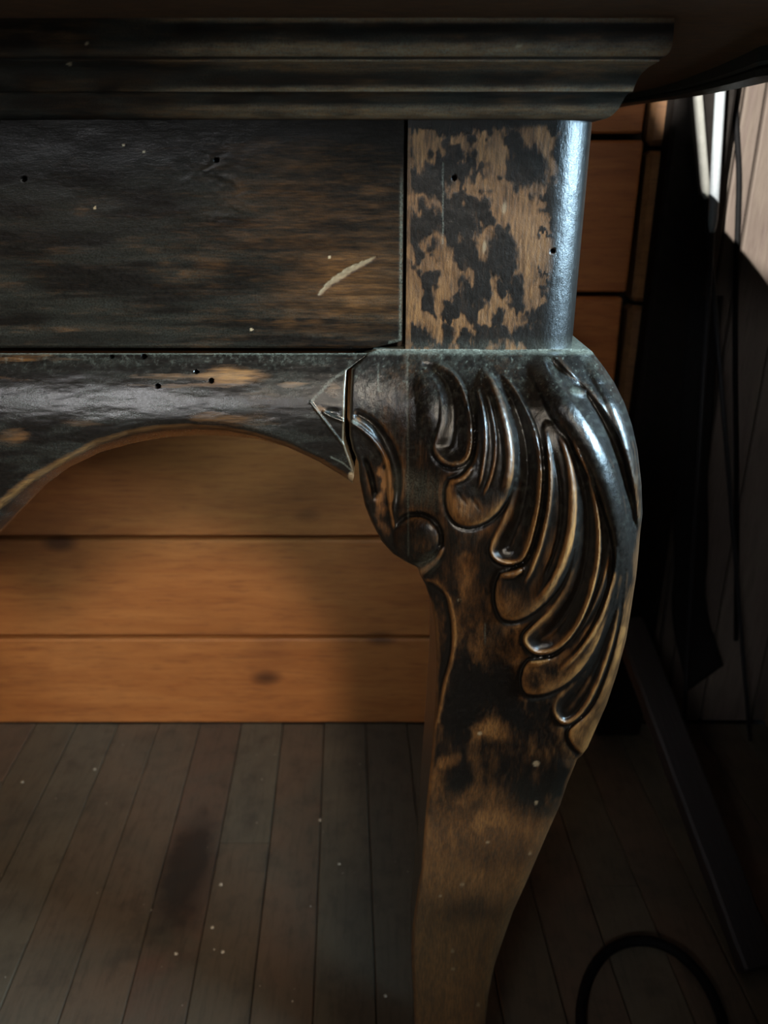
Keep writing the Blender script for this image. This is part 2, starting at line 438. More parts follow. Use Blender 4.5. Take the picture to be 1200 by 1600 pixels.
wear += 0.17*ell(px, py, 560, 455, 100, 55, -0.1, 0.8)+0.10*ell(px, py, 480, 380, 150, 90, 0, 0.9)
wear += 0.10*ell(px, py, 440, 240, 110, 60, 0, 0.9)
rn = fbm(px/40, py/14, 31)
wear += 0.06*sstep(0.60, 0.74, rn)*sstep(330, 400, py)
for (a, b, rx, ry) in ((442, 501, 13, 9), (487, 503, 13, 4), (372, 292, 10, 9), (205, 378, 28, 7), (262, 410, 9, 6), (288, 428, 9, 5), (330, 410, 22, 7), (20, 445, 18, 4), (100, 392, 30, 7), (330, 485, 32, 4), (580, 298, 24, 8), (100, 515, 20, 4), (125, 330, 12, 10)):
    wear += 0.13*ell(px+4*(rn-0.5)*8, py, a, b, rx, ry, 0, 0.7)
wear *= 1-0.5*sstep(240, 188, py)
dust = 0.05*sstep(0.4, 0.7, streak)*sstep(330, 450, py)+0.05*sstep(0.35, 0.7, fbm(px/120, py/25, 44))*sstep(200, 300, py)*sstep(520, 380, px)
dust = dust+0.5*sstep(0.0014, 0.0, np.abs(de-0.0012))*sstep(250, 330, py)*(X > X_SEAM-0.01)
pale = 0.5*scr*(0.6+0.8*fbm(px/5, py/5, 27))
for (a, b) in ((193, 227), (148, 325), (393, 515), (225, 237), (515, 402)): pale = np.maximum(pale, 0.9*(np.hypot(px-a, py-b) < 2.4))
V = np.stack([X, -h, Z], -1).reshape(-1, 3)
M = np.clip(np.stack([wear, dust, pale, hol], -1), 0, 1).reshape(-1, 4)
nr, nc = X.shape
tchild(mesh('apron_panel', V, grid_faces(nr, nc, True), M_finP, None, True, M))

# ---- corner post with a rounded corner
RC = 0.026
xs_ = np.linspace(X_SEAM+0.0010, XP-RC, 170)
arc = np.linspace(0, math.pi/2, 44)[1:]
cxs = np.concatenate([xs_, XP-RC+RC*np.sin(arc), np.full(14, XP)])
cys = np.concatenate([0*xs_, RC-RC*np.cos(arc), np.linspace(RC, 0.20, 15)[1:]])
rz_ = np.linspace(Z_TOP+0.004, Z_BOT-0.006, 220)
X = np.tile(cxs, (220, 1)); Y = np.tile(cys, (220, 1)); Z = np.tile(rz_[:, None], (1, len(cxs)))
px, py = proj(np.stack([X, Y, Z], -1))
wx = px+34*(fbm(px/20, py/30, 61)-0.5)+16*(fbm(px/5, py/11, 62)-0.5); wy = py+50*(fbm(px/16, py/26, 71)-0.5)+30*(fbm(px/4, py/14, 72)-0.5)
zz = lambda a, b: (600+0.3*a, 180+0.3*b)
darks = [(340, 40, 420, 60), (330, 285, 200, 60), (225, 560, 95, 90), (390, 560, 100, 110), (520, 500, 55, 65), (745, 290, 100, 110), (880, 430, 60, 40), (615, 740, 88, 130),
         (450, 920, 48, 90), (350, 1000, 60, 40), (700, 950, 45, 100), (180, 1160, 70, 90), (590, 1045, 40, 45), (830, 1045, 75, 60), (780, 1170, 170, 75), (420, 1200, 60, 40),
         (960, 180, 60, 130), (690, 150, 60, 80), (650, 880, 60, 40), (250, 330, 130, 90), (850, 630, 70, 14), (830, 835, 55, 10), (940, 1080, 40, 200)]
dk = 0*px
for (a, b, rx, ry) in darks:
    c = zz(a, b); dk = np.maximum(dk, ell(wx, wy, c[0], c[1], rx*0.3*0.97, ry*0.3*0.97, 0, 0.40))
dk = np.maximum(dk, sstep(0.56, 0.64, fbm(px/28, py/40, 81))*0.8)
gx = sstep(XP-RC-0.002, XP-RC+0.010, X)+(Y > 0.012)
hl = 1-np.clip(dk, 0, 1)
wear = 0.15+0.74*hl*(0.75+0.4*(fbm(px/14, py/40, 91)-0.4))
wear = wear*(1-sstep(202, 188, py)*0.85)
wear = np.maximum(wear, 0.62*(px < 642)*(py > 200))
wear = wear*(1-np.clip(gx, 0, 1))+0.06*np.clip(gx, 0, 1)
dust = 0.6*sstep(545, 549, py)+0.25*sstep(520, 548, py)*fbm(px/9, py/9, 7)
pale = 0*px
for (a, b) in ((757, 385), (788, 325)): pale = np.maximum(pale, 0.35*ell(px, py, a, b, 3, 9, 0.1, 0.5))
h = 0*px; hol = 0*px
for hx, hy, r in ((710, 278, 3.4), (864, 392, 3.2)): h += 0.004*(np.hypot(px-hx, py-hy) < r); hol = np.maximum(hol, np.hypot(px-hx, py-hy) < r+1.2)
h += 0.00008*(1-hl)*-1+0.0008*(fbm(px/60, py/60, 23)-0.5)
dl, _ = pdist(px, py, [(692, 255), (692, 380)]); dust += 0.3*(dl < 1.2)
V = np.stack([X-0*h, Y+h, Z], -1).reshape(-1, 3)
M = np.clip(np.stack([wear, dust, pale, hol], -1), 0, 1).reshape(-1, 4)
nr, nc = X.shape
f = [tuple(q) for q in grid_faces(nr, nc, True)]
# closed to the back and on the seam side
nb = len(V); extra = np.array([[X_SEAM+0.001, 0.20, Z_TOP+0.004], [X_SEAM+0.001, 0.20, Z_BOT-0.006]])
V = np.vstack([V, extra]); M = np.vstack([M, [[0, 0, 0, 0]]*2])
f.append((nb, nb+1, (nr-1)*nc, 0)); f.append((nb, nc-1, nr*nc-1, nb+1))
post = tchild(mesh('corner_post', V, f, M_finV, None, True, M))

# ---- lower rail with its arch, swelling outwards
top_y = 551.0
outer_px = [(0, 790), (50, 750), (100, 720), (150, 692), (200, 675), (250, 667), (300, 665), (350, 668), (400, 678), (450, 695), (500, 719), (540, 745), (552, 753)]
inner_px = [(0, 828), (30, 797), (50, 775), (100, 737), (150, 713), (200, 699), (250, 690), (300, 686), (350, 687), (400, 692), (450, 705), (500, 726), (540, 749), (552, 757)]
left_o = [(-150, 905), (-120, 900), (-80, 875), (-40, 832)]
left_i = [(-150, 950), (-120, 944), (-80, 915), (-40, 870)]
_sy = np.arange(540.0, 1830.0, 1.0)
_sh = np.interp(_sy, [530, 552, 570, 600, 640, 680, 720, 760, 800, 850, 950, 1050, 1150, 1250, 1400, 1500, 1620, 1800],
                [-0.004, 0.0055, 0.0125, 0.0225, 0.0325, 0.0395, 0.0435, 0.0455, 0.0458, 0.044, 0.036, 0.024, 0.012, 0.001, -0.012, -0.017, -0.018, -0.012])
_sh = blur(np.pad(_sh, 60, mode='reflect', reflect_type='odd')[None], 16.0)[0][60:-60]
def swell(yp):                               # forward swell of the knee against the height in the frame
    return np.interp(yp, _sy, _sh)*sstep(546, 553, yp)
_rh = np.interp(_sy, [530, 552, 570, 590, 610, 630, 650, 670, 700, 760, 850, 950, 1050, 1150, 1250, 1400, 1500, 1620, 1800], [-0.004, 0.0035, 0.0085, 0.0131, 0.0167, 0.0193, 0.0207, 0.0212, 0.0214, 0.0216, 0.022, 0.020, 0.015, 0.008, 0.000, -0.012, -0.017, -0.018, -0.012])
_rh = blur(np.pad(_rh, 60, mode='reflect', reflect_type='odd')[None], 9.0)[0][60:-60]
def outline_world(pts, hh):
    a = np.array(pts, float); w_ = P(a[:, 0], a[:, 1], hh); return w_[:, 0], w_[:, 2]
xo, zo = outline_world(left_o+outer_px, 0.016); xi, zi = outline_world(left_i+inner_px, 0.0)
right_edge = np.array([(582, 549), (562, 563), (541, 579), (538.5, 610), (537.5, 650), (536.5, 690), (541, 705), (545, 716), (551, 733), (553, 745), (551, 754)], float)
NR, NE = 150, 34
def rail_half():
    xcl = np.concatenate([np.linspace(XC, float(P(-25, 600)[0]), 40)[:-1], np.linspace(float(P(-25, 600)[0]), float(P(551, 650)[0]), 380)])
    s = np.linspace(0, 1, NR); X = np.tile(xcl, (NR+NE, 1)); Z = 0*X; H = 0*X
    zt = float(P(300, top_y)[2])
    ZO = np.interp(xcl, xo, zo); ZI = np.interp(xcl, xi, zi); ZI = np.minimum(ZI, ZO-0.001)
    for r in range(NR): Z[r] = zt+(ZO-zt)*s[r]
    # height depends on world z through the frame row it shows at
    _, pyr = proj(np.stack([X[:NR]*0, 0*X[:NR], Z[:NR]], -1))
    hs = np.interp(pyr, _sy, _rh)*sstep(547, 554, pyr)
    # the last few rows round over into the lower edge
    dz = (Z[:NR]-ZO[None]); rr = 0.006
    hs = hs-0.0035*np.clip(1-dz/rr, 0, 1)**2
    H[:NR] = hs
    e = np.linspace(0, 1, NE+1)[1:]
    for k in range(NE):
        Z[NR+k] = ZO+(ZI-ZO)*e[k]**0.8; H[NR+k] = hs[-1]-0.026*e[k]
    return X, Z, H
X, Z, H = rail_half()
px, py = proj(np.stack([X, -H, Z], -1))
# pull the right end onto the broken joint line
XR = np.interp(py, right_edge[:, 1], right_edge[:, 0])
pmax = px[:, -1:]
blend = sstep(480, 551, px)
px2 = px+(XR-pmax)*blend
Wd = P(px2, py, H); X = Wd[..., 0]; Z = Wd[..., 2]; px = px2
hole = [(175, 557, 2.5), (225, 557, 3.5), (307, 581, 2.8), (330, 595, 3.6), (247, 603, 3.3)]
hol = 0*px
for a, b, r in hole: H = H-0.005*(np.hypot(px-a, py-b) < r); hol = np.maximum(hol, np.hypot(px-a, py-b) < r+1.2)
H = H+0.0011*(fbm(px/110, py/30, 51)-0.5)
for ln_ in ([(506, 644), (521, 652), (540, 659)],):
    d, t = pdist(px, py, ln_); H = H+0.0013*np.exp(-(d/2.6)**2)-0.0012*np.exp(-(np.hypot(px-520, (py-644)*1.8)/9)**2)
ddl, _ = pdist(px, py, [(485, 628), (537, 695)]); H = H+0.0006*sstep(3, 0, ddl)
row = np.arange(NR+NE)[:, None]+0*X
st = fbm(px/110, py/7, 22)
wear = 0.12+0.30*sstep(0.55, 0.75, st)*sstep(650, 575, py)
wpx = px+14*(fbm(px/18, py/6, 15)-0.5); wpy = py+9*(fbm(px/25, py/5, 16)-0.5)
for (a, b, rx, ry, s_) in ((365, 586, 50, 13, .75), (458, 601, 26, 4, .6), (255, 590, 60, 5, .45), (310, 602, 60, 4, .4), (335, 655, 42, 13, .5), (20, 682, 26, 14, .6), (130, 660, 40, 8, .35), (400, 660, 40, 14, .35), (70, 560, 90, 4, .35), (415, 625, 40, 22, .25), (520, 610, 12, 14, .35), (500, 638, 9, 7, .6)):
    wear = wear+0.75*s_*ell(wpx, wpy, a, b, rx, ry, 0, 0.6)
ed = np.exp(-((row-NR+3)/(5.0+6*fbm(px/40, py/40, 8)))**2)
wear = np.maximum(wear, 0.80*ed*(px < 552))
wear = np.where(row > NR+5, 0.08, wear)
dust = 0.65*sstep(555, 552, py)*sstep(548, 551, py)+0.22*sstep(0.5, 0.8, fbm(px/5, py/5, 3))*sstep(590, 552, py)
dust = dust+0.06*sstep(0.4, 0.7, fbm(px/50, py/12, 13))
d1, _ = pdist(px, py, [(550, 573), (520, 592), (486, 628)]); dust = dust+0.28*np.exp(-(d1/2.2)**2)*(0.4+fbm(px/4, py/4, 2))
dust = dust+0.28*np.exp(-(ddl/1.4)**2)
d2, _ = pdist(px, py, [(517, 714), (535, 723), (550, 736)]); dust = dust+0.5*np.exp(-(d2/1.2)**2)
pale = 0.30*sstep(3.0, 1.2, XR-px)*(py < 740)*(py > 578)
pale = np.maximum(pale, ell(px, py, 549, 745, 5, 7, 0, 0.3))
V = np.stack([X, -H, Z], -1); nr, nc = X.shape
M = np.clip(np.stack([wear, dust, pale, hol], -1), 0, 1)
V1 = V.reshape(-1, 3); Vm = V1.copy(); Vm[:, 0] = 2*XC-Vm[:, 0]
f1 = grid_faces(nr, nc, True)
# thickness: bottom and broken end run straight back
def back_strip(idx, V1, yb, base):
    nv = V1[idx].copy(); nv[:, 1] = yb
    ff = [(idx[i], idx[i+1], base+i+1, base+i) for i in range(len(idx)-1)]
    return nv, ff
idx = list((nr-1)*nc+np.arange(nc)); idx2 = list((np.arange(nr)*nc+nc-1))
b1, fb1 = back_strip(np.array(idx), V1, 0.035, len(V1)); b2, fb2 = back_strip(np.array(idx2), V1, 0.035, len(V1)+len(b1))
Va = np.vstack([V1, b1, b2]); fa = [tuple(q) for q in f1]+fb1+fb2
Ma = np.vstack([M.reshape(-1, 4), np.tile([[0.08, 0, 0, 0]], (len(b1), 1)), np.tile([[0.75, 0.0, 0.0, 0]], (len(b2), 1))])
n1 = len(Va); Vb = Va.copy(); Vb[:, 0] = 2*XC-Vb[:, 0]
fb = [tuple(n1+i for i in q[::-1]) for q in fa]
rail = tchild(mesh('lower_rail', np.vstack([Va, Vb]), fa+fb, M_rail, None, True, np.vstack([Ma, Ma])))
bm = bmesh.new(); bm.from_mesh(rail.data); bmesh.ops.remove_doubles(bm, verts=[v for v in bm.verts if abs(v.co.x-XC) < 1e-5], dist=1e-5)
bmesh.ops.recalc_face_normals(bm, faces=bm.faces); bm.to_mesh(rail.data); bm.free()

# ---- carved leg: relief drawn as a height map, then wrapped on the swelling knee
RX0, RX1, RY0, RY1 = 535, 1015, 540, 1215
gx_, gy_ = np.meshgrid(np.arange(RX0, RX1+1, dtype=float), np.arange(RY0, RY1+1, dtype=float))
C = np.zeros(gx_.shape); WR = np.zeros(gx_.shape); DU = np.zeros(gx_.shape)
def win(poly, pad):
    p = np.array(poly); x0 = max(int(p[:, 0].min()-pad)-RX0, 0); x1 = min(int(p[:, 0].max()+pad)-RX0+1, gx_.shape[1])
    y0 = max(int(p[:, 1].min()-pad)-RY0, 0); y1 = min(int(p[:, 1].max()+pad)-RY0+1, gx_.shape[0])
    return slice(y0, y1), slice(x0, x1)
def ridge(pts, w, hgt, ends=(0.15, 0.15), it=2, power=1.0):
    pts = smooth_poly(pts, False, it); wm = w if hasattr(w, '__len__') else (w, w)
    s = win(pts, max(wm)*1.2+3); d, t = pdist(gx_[s], gy_[s], pts)
    ww = np.interp(t, np.linspace(0, 1, len(wm)), wm)
    q = np.clip(1-(d/ww)**2, 0, 1)**power
    e = sstep(0, ends[0], t) if ends[0] > 0 else 1.0
    if ends[1] > 0: e = e*sstep(0, ends[1], 1-t)
    C[s] += hgt*q*e
def scoop(pts, rim, bowl, raise_, rim_t, bw=18, rimw=4.2, ramp=None, under=4.5):
    pts = smooth_poly(pts, True, 2); s = win(pts, 14); x, y = gx_[s], gy_[s]
    d, t = pdist(x, y, pts, True); ins = pin(x, y, pts)
    y0, y1 = pts[:, 1].min(), pts[:, 1].max(); f = np.clip((y-y0)/(y1-y0), 0, 1)**(ramp or 1.0)
    rm = sstep(rim_t[0]-0.06, rim_t[0]+0.04, t)*(1-sstep(rim_t[1]-0.06, rim_t[1], t))
    cin = raise_*f*sstep(0, 2.5, d)+rim*rm*(1-sstep(0, 2.6*rimw, d))-bowl*sstep(2, bw, d)*(0.45+0.55*np.sqrt(f))-3.0*(1-rm)*sstep(0, 4, d)
    out = C[s]-under*rm*f*np.exp(-(d/4.0)**2)
    C[s] = np.where(ins, C[s]*0.0+cin, out)
def body(pts, raise_, rnd_, ramp=0.6, under=4.5, und_t=(0.0, 1.0), tilt=0.0):
    pts = smooth_poly(pts, True, 2); s = win(pts, 14); x, y = gx_[s], gy_[s]
    d, t = pdist(x, y, pts, True); ins = pin(x, y, pts)
    y0, y1 = pts[:, 1].min(), pts[:, 1].max(); f = np.clip((y-y0)/(y1-y0), 0, 1)**ramp
    q = np.clip(d/rnd_, 0, 1); dome = np.sqrt(np.clip(1-(1-q)**2, 0, 1))
    cin = raise_*(0.35+0.65*f)*dome+1.0
    um = sstep(und_t[0]-0.03, und_t[0]+0.03, t)*(1-sstep(und_t[1]-0.03, und_t[1]+0.03, t))
    out = C[s]-under*f*um*np.exp(-(d/5.0)**2)
    C[s] = np.where(ins, cin, out)

# last leaf: long outer blade down to the tip, then the lobes from bottom to top so that upper ones overlap
body([(985, 800), (1000, 840), (994, 905), (978, 1000), (950, 1100), (918, 1176), (908, 1181), (893, 1165), (886, 1150), (890, 1136), (925, 1110), (950, 1050), (968, 980), (978, 900)], 5, 14, 0.3)
scoop([(962, 940), (940, 985), (915, 1035), (885, 1072), (866, 1095), (862, 1112), (872, 1130), (890, 1134), (915, 1112), (938, 1068), (958, 1010), (972, 945)], 3.5, 8, 3, (0.42, 0.97), 14)
body([(958, 850), (950, 900), (930, 958), (896, 1005), (864, 1028), (840, 1030), (822, 1033), (812, 1058), (815, 1079), (828, 1089), (858, 1085), (894, 1064), (926, 1026), (948, 975), (962, 920), (968, 860)], 8, 16, 0.5, 5, (0.3, 0.75))
scoop([(876, 664), (886, 700), (900, 750), (903, 800), (897, 860), (884, 915), (856, 955), (830, 978), (815, 994), (818, 1010), (836, 1025), (862, 1023), (890, 1002), (914, 964), (930, 918), (940, 868), (939, 815), (931, 770), (916, 728), (898, 690)], 6, 12, 7, (0.42, 0.98), 24, 4.4, 0.8)
body([(846, 655), (850, 700), (852, 755), (846, 812), (836, 850), (822, 880), (800, 890), (778, 896), (770, 930), (779, 965), (797, 973), (824, 966), (858, 938), (884, 902), (898, 856), (903, 800), (900, 745), (888, 700), (872, 662)], 9, 17, 0.5, 5, (0.28, 0.6))
scoop([(772, 578), (790, 630), (800, 672), (806, 720), (800, 770), (784, 812), (764, 850), (764, 868), (778, 882), (802, 885), (824, 874), (842, 810), (849, 755), (847, 708), (838, 668), (820, 630), (798, 594)], 6, 12, 7, (0.42, 0.98), 25, 4.4, 0.8)
body([(756, 568), (744, 590), (744, 640), (742, 690), (738, 722), (722, 744), (698, 752), (694, 778), (700, 804), (714, 822), (740, 826), (772, 810), (796, 778), (807, 735), (804, 695), (795, 648), (779, 604)], 10, 17, 0.5, 5, (0.22, 0.62))
scoop([(652, 563), (672, 586), (684, 610), (688, 634), (685, 662), (678, 686), (674, 700), (681, 718), (700, 731), (720, 729), (736, 716), (741, 682), (737, 642), (725, 602), (708, 578), (684, 566)], 6, 10, 9, (0.36, 0.95), 27, 5.0, 0.7, 6)
# soft ground left of the first lobe
ridge([(648, 575), (668, 605), (672, 640), (665, 680)], (16, 22, 14), 5, (0.3, 0.3))
# ribs on the leaf bodies
ridge([(740, 594), (755, 638), (760, 690), (754, 738), (746, 770)], (3.5, 4.5, 3.0), 5)
ridge([(758, 606), (771, 655), (776, 702), (768, 748), (752, 780)], (3.5, 4.5, 3.0), 5)
ridge([(758, 572), (780, 622), (795, 674), (799, 722), (788, 775)], (6, 13, 10), 9)
ridge([(714, 768), (730, 790)], 2.0, -1.2); ridge([(735, 775), (752, 800)], 2.0, -1.2)
ridge([(698, 753), (714, 750), (728, 742), (738, 726)], (5, 8, 5), 6, (0.1, 0.2))
ridge([(778, 897), (792, 899), (806, 896), (818, 886)], (5, 8, 5), 6, (0.1, 0.2))
ridge([(824, 1035), (836, 1037), (848, 1034), (860, 1028)], (4, 6, 4), 5, (0.1, 0.2))
ridge([(849, 660), (860, 715), (861, 775), (850, 834), (834, 885), (812, 925)], (3, 4.5, 3.5), 5.5)
ridge([(868, 664), (887, 702), (896, 750), (897, 800), (888, 855), (868, 905), (836, 945)], (7, 11, 10, 6), 8)
ridge([(864, 700), (876, 750), (878, 810), (866, 865), (846, 910)], (2.5, 3.5, 3), -5)
ridge([(956, 840), (948, 895), (930, 945), (900, 995), (870, 1025)], (4, 4.5, 4), 5)
ridge([(966, 850), (958, 910), (938, 970), (905, 1020), (868, 1055)], (3, 4, 4), 4.5)
ridge([(960, 870), (948, 930), (924, 985), (890, 1030)], (2, 3, 2), -5)
# the big glossy rib, the groove behind it and the outer bead
ridge([(838, 545), (866, 592), (888, 634), (913, 672), (935, 712), (952, 756), (965, 803), (972, 852), (970, 910), (958, 965)], (26, 32, 34, 31, 26, 21, 16, 12, 8), 22, (0.12, 0.3), 2, 0.75)
ridge([(852, 556), (888, 596), (926, 640), (954, 688), (974, 738), (986, 790), (990, 845), (986, 900)], (7, 14, 16, 15, 13, 10, 8, 5), -19, (0.08, 0.25))
ridge([(915, 562), (945, 592), (968, 634), (984, 684), (994, 740), (998, 800)], (13, 19, 19, 17, 14, 9), 14, (0.15, 0.2))
ridge([(895, 612), (910, 614)], 8, 7, (0, 0))
# scroll on the left
ridge([(546, 659), (569, 673), (588, 692), (602, 715), (608, 740), (609, 775), (611, 805), (618, 834)], (3, 4, 4.5, 4, 3.5), 6, (0.0, 0.08))
ridge([(552, 644), (576, 655), (595, 675), (612, 703), (621, 735), (622, 765), (618, 800)], (6, 8, 10, 9, 7, 5), -8, (0.05, 0.2))
ridge([(568, 712), (578, 737), (584, 762), (587, 784)], (3.5, 5, 3), -8, (0.2, 0.2))
d = np.hypot(gx_-651, gy_-842); C[:] = np.where(d < 36, 17*np.clip(1-(d/36)**2, 0, 1)**0.62+0.5, C-6*np.exp(-((d-37)/5)**2)*sstep(622, 660, gx_-0.6*(gy_-842)))
ridge([(692, 850), (682, 872), (664, 890), (650, 900)], (6, 9, 9), 7, (0.2, 0.05))
# coved edge below the scroll
cove = [(655, 905), (680, 908), (700, 928), (708, 964), (710, 1000), (704, 1040), (694, 1068), (688, 1108), (676, 1150), (640, 1150), (640, 905)]
pc = smooth_poly(cove, True, 2); dc, _ = pdist(gx_, gy_, pc, True); ic = pin(gx_, gy_, pc)
C -= np.where(ic, 9*sstep(0, 7, dc), 0); C += 2.0*np.exp(-(dc/3.0)**2)*(gx_ > 672)*(gy_ > 925)*(gy_ < 1130)
dl, _ = pdist(gx_, gy_, [(637, 553), (638, 868)]); C -= 0.7*np.exp(-(dl/1.0)**2)
C = blur(C, 1.4)
C += 1.6*(fbm(gx_/26, gy_/40, 33)-0.5)+0.5*(fbm(gx_/6, gy_/8, 34)-0.5)
conv = C-blur(C, 5.0); conv2 = C-blur(C, 12.0)

left_px = [(546, 583), (549, 580), (552, 574), (556, 568), (566, 561), (578, 549), (640, 546.5), (680, 546), (703, 551), (722, 560), (750, 562), (789, 570), (814, 580), (845, 596), (865, 614), (878, 635), (886, 652), (898, 656), (912, 664), (940, 674), (980, 680), (1040, 682), (1100, 680), (1180, 674), (1249, 667), (1315, 661), (1360, 658), (1378, 654), (1405, 650), (1450, 644), (1495, 643), (1555, 646), (1600, 648), (1650, 648), (1700, 642), (1740, 625), (1800, 610)]
right_px = [(538, 900), (542, 912), (548, 924), (574, 944), (598, 960), (630, 976), (666, 988), (702, 996), (754, 1002), (802, 1004), (834, 1000), (860, 998), (900, 994), (952, 986), (1000, 978), (1052, 964), (1100, 948), (1136, 932), (1168, 918), (1180, 909), (1186, 902), (1225, 886), (1258, 875), (1300, 856), (1342, 838), (1384, 820), (1423, 802), (1474, 784), (1510, 772), (1555, 763), (1600, 758), (1650, 758), (1700, 768), (1740, 790), (1800, 810)]
left_px = np.array(left_px, float); right_px = np.array(right_px, float)
# lowest row: where the leg meets the floor
yy = np.linspace(1600, 1800, 400); zfl = P(700, yy, swell(yy))[:, 2]; y_floor = float(yy[np.argmin(np.abs(zfl))])
rows = np.concatenate([np.arange(545.5, 1190, 1.7), np.arange(1190, y_floor, 3.0), [y_floor]])
NCs = 270
s = np.linspace(0, 1, NCs)
xl = np.interp(rows, left_px[:, 0], left_px[:, 1]); xr = np.interp(rows, right_px[:, 0], right_px[:, 1])
# the first pairs above are (y, x)
PX = xl[:, None]+(xr-xl)[:, None]*s[None]; PY = np.tile(rows[:, None], (1, NCs))
def samp(A, x, y):
    fx = np.clip(x-RX0, 0, A.shape[1]-1.001); fy = np.clip(y-RY0, 0, A.shape[0]-1.001)
    i = fx.astype(int); j = fy.astype(int); u = fx-i; v = fy-j
    return (A[j, i]*(1-u)+A[j, i+1]*u)*(1-v)+(A[j+1, i]*(1-u)+A[j+1, i+1]*u)*v
fade = sstep(1212, 1186, PY)
lat = sstep(590, 720, PX)
H = swell(PY)*lat+np.interp(PY, _sy, _rh)*sstep(546, 553, PY)*(1-lat)+PXM*1.15*samp(C, PX, PY)*fade*sstep(548, 556, PY)
dr = xr[:, None]-PX; dl_ = PX-xl[:, None]
wR = np.interp(PY, [545, 600, 800, 1000, 1180, 1200, 1400, 1700], [60, 95, 100, 80, 50, 26, 20, 18])
q = np.clip(1-dr/wR, 0, 1); rollH = np.interp(PY, [545, 600, 800, 1000, 1180, 1200, 1700], [0.012, 0.036, 0.042, 0.032, 0.016, 0.008, 0.007])
H -= rollH*(1-np.sqrt(np.clip(1-q*q, 0, 1)))
q = np.clip(1-dl_/6.0, 0, 1); H -= 0.003*(1-np.sqrt(1-q*q*0.98))
# the knee is a little fuller towards the outer corner
H += 0.010*sstep(640, 860, PX)*sstep(552, 640, PY)*sstep(1150, 900, PY)
H += 0.0010*(fbm(PX/50, PY/50, 41)-0.5)
H -= 0.004*(np.hypot(PX-718, PY-938) < 2.2)
W = P(PX, PY, H)
W[-1, :, 2] = 0.0
dB, _ = pdist(PX, PY, [(838, 545), (866, 592), (888, 634), (913, 672), (935, 712), (952, 756), (965, 803), (972, 852), (971, 880)])
cv = samp(conv, PX, PY)*fade; cv2 = samp(conv2, PX, PY)*fade
n_big = fbm(PX/70, PY/90, 55); n_mid = fbm(PX/22, PY/38, 56)
low = sstep(900, 1250, PY)
wear = 0.23+0.20*sstep(0.45, 0.7, n_mid)*sstep(720, 950, PY)+0.10*sstep(0.5, 0.7, n_big)
wear += 0.44*np.clip(cv/2.2, 0, 1)*(0.25+0.75*sstep(600, 760, PY))*(0.55+0.9*n_mid)*sstep(990, 930, PX-0.25*(PY-700))
wear += 0.20*np.clip(cv2/5, 0, 1)*sstep(680, 850, PY)
wear = wear*(1-0.75*sstep(1200, 1330, PY))+sstep(1200, 1330, PY)*(0.60+0.24*(n_big-0.5)+0.10*sstep(1330, 1600, PY))
wear += 0.08*low
wear -= 0.5*np.clip(-cv/3, 0, 1)
wear = 0.10+(wear-0.10)*(0.15+0.85*sstep(10, 24, dB))
for (a, b, rx, ry, am) in ((700, 770, 14, 40, .25), (597, 770, 9, 34, .6), (596, 745, 7, 20, .5), (600, 825, 14, 12, .35), (562, 648, 12, 7, .6), (720, 800, 20, 18, .35), (660, 850, 12, 12, .3), (790, 945, 26, 20, .4), (776, 1145, 24, 16, .55), (700, 1180, 16, 10, .45), (735, 1240, 30, 12, .3), (770, 1290, 22, 14, .35), (690, 1200, 20, 25, .35), (735, 930, 12, 45, .35), (755, 1000, 20, 30, .2), (870, 1000, 14, 10, .3)):
    wear += am*(1.0 if b < 900 else 0.6)*ell(PX+60*(n_mid-0.5), PY+50*(n_big-0.5), a, b, rx, ry, 0, 0.7)
wear *= 1-0.45*sstep(40, 30, np.hypot(PX-651, PY-842))
# bare wood along the left arris
wear = np.maximum(wear, 0.82*np.exp(-(dl_/(4+9*n_mid))**2)*sstep(900, 960, PY)*(0.5+0.5*sstep(1700, 1200, PY)))
wear = np.maximum(wear, 0.6*np.exp(-(dl_/3.0)**2)*sstep(720, 790, PY)*sstep(905, 890, PY))
wear = np.maximum(wear, 0.65*np.exp(-(dr/(5+8*n_mid))**2)*sstep(740, 860, PY))
for a in range(0, len(darks) and 6):
    c_ = [(705, 1215, 20, 22), (720, 1090, 30, 50), (790, 1090, 50, 40), (850, 1240, 40, 30), (770, 1330, 60, 26), (740, 1420, 40, 20)][a]
    wear -= 0.22*ell(PX+10*(n_mid-0.5), PY, *c_, 0, 0.7)
dust = 0.75*sstep(557, 549, PY)*(0.3+0.9*fbm(PX/6, PY/6, 6))+0.12*sstep(610, 552, PY)*sstep(0.45, 0.7, fbm(PX/10, PY/10, 14))*sstep(560, 760, PX)
dust += 0.07*sstep(0.5, 0.75, fbm(PX/7, PY/7, 19))*sstep(950, 700, PY)
dust += 0.35*ell(PX, PY, 900, 612, 10, 6, 0.3, 0.4)+0.5*ell(PX, PY, 556, 660, 6, 4, 0.5, 0.5)
dust += 0.22*ell(PX, PY, 650, 762, 42, 22, 0.3, 0.8)+0.3*ell(PX, PY, 668, 880, 18, 12, -0.7, 0.6)
dust += 0.10*sstep(1180, 1330, PY)
d, _ = pdist(PX, PY, [(637, 553), (638, 868)]); dust += 0.28*np.exp(-(d/1.3)**2)*(0.3+fbm(PX/3, PY/14, 24))
d, _ = pdist(PX, PY, [(591, 568), (591, 610)]); dust += 0.3*np.exp(-(d/1.1)**2)
d, _ = pdist(PX, PY, [(758, 975), (758, 1006)]); dust += 0.35*np.exp(-(d/1.0)**2)
dust += 0.3*(sstep(0.70, 0.78, fbm(PX/5, PY/5, 66)))*sstep(700, 560, PY)
pale = 0*PX
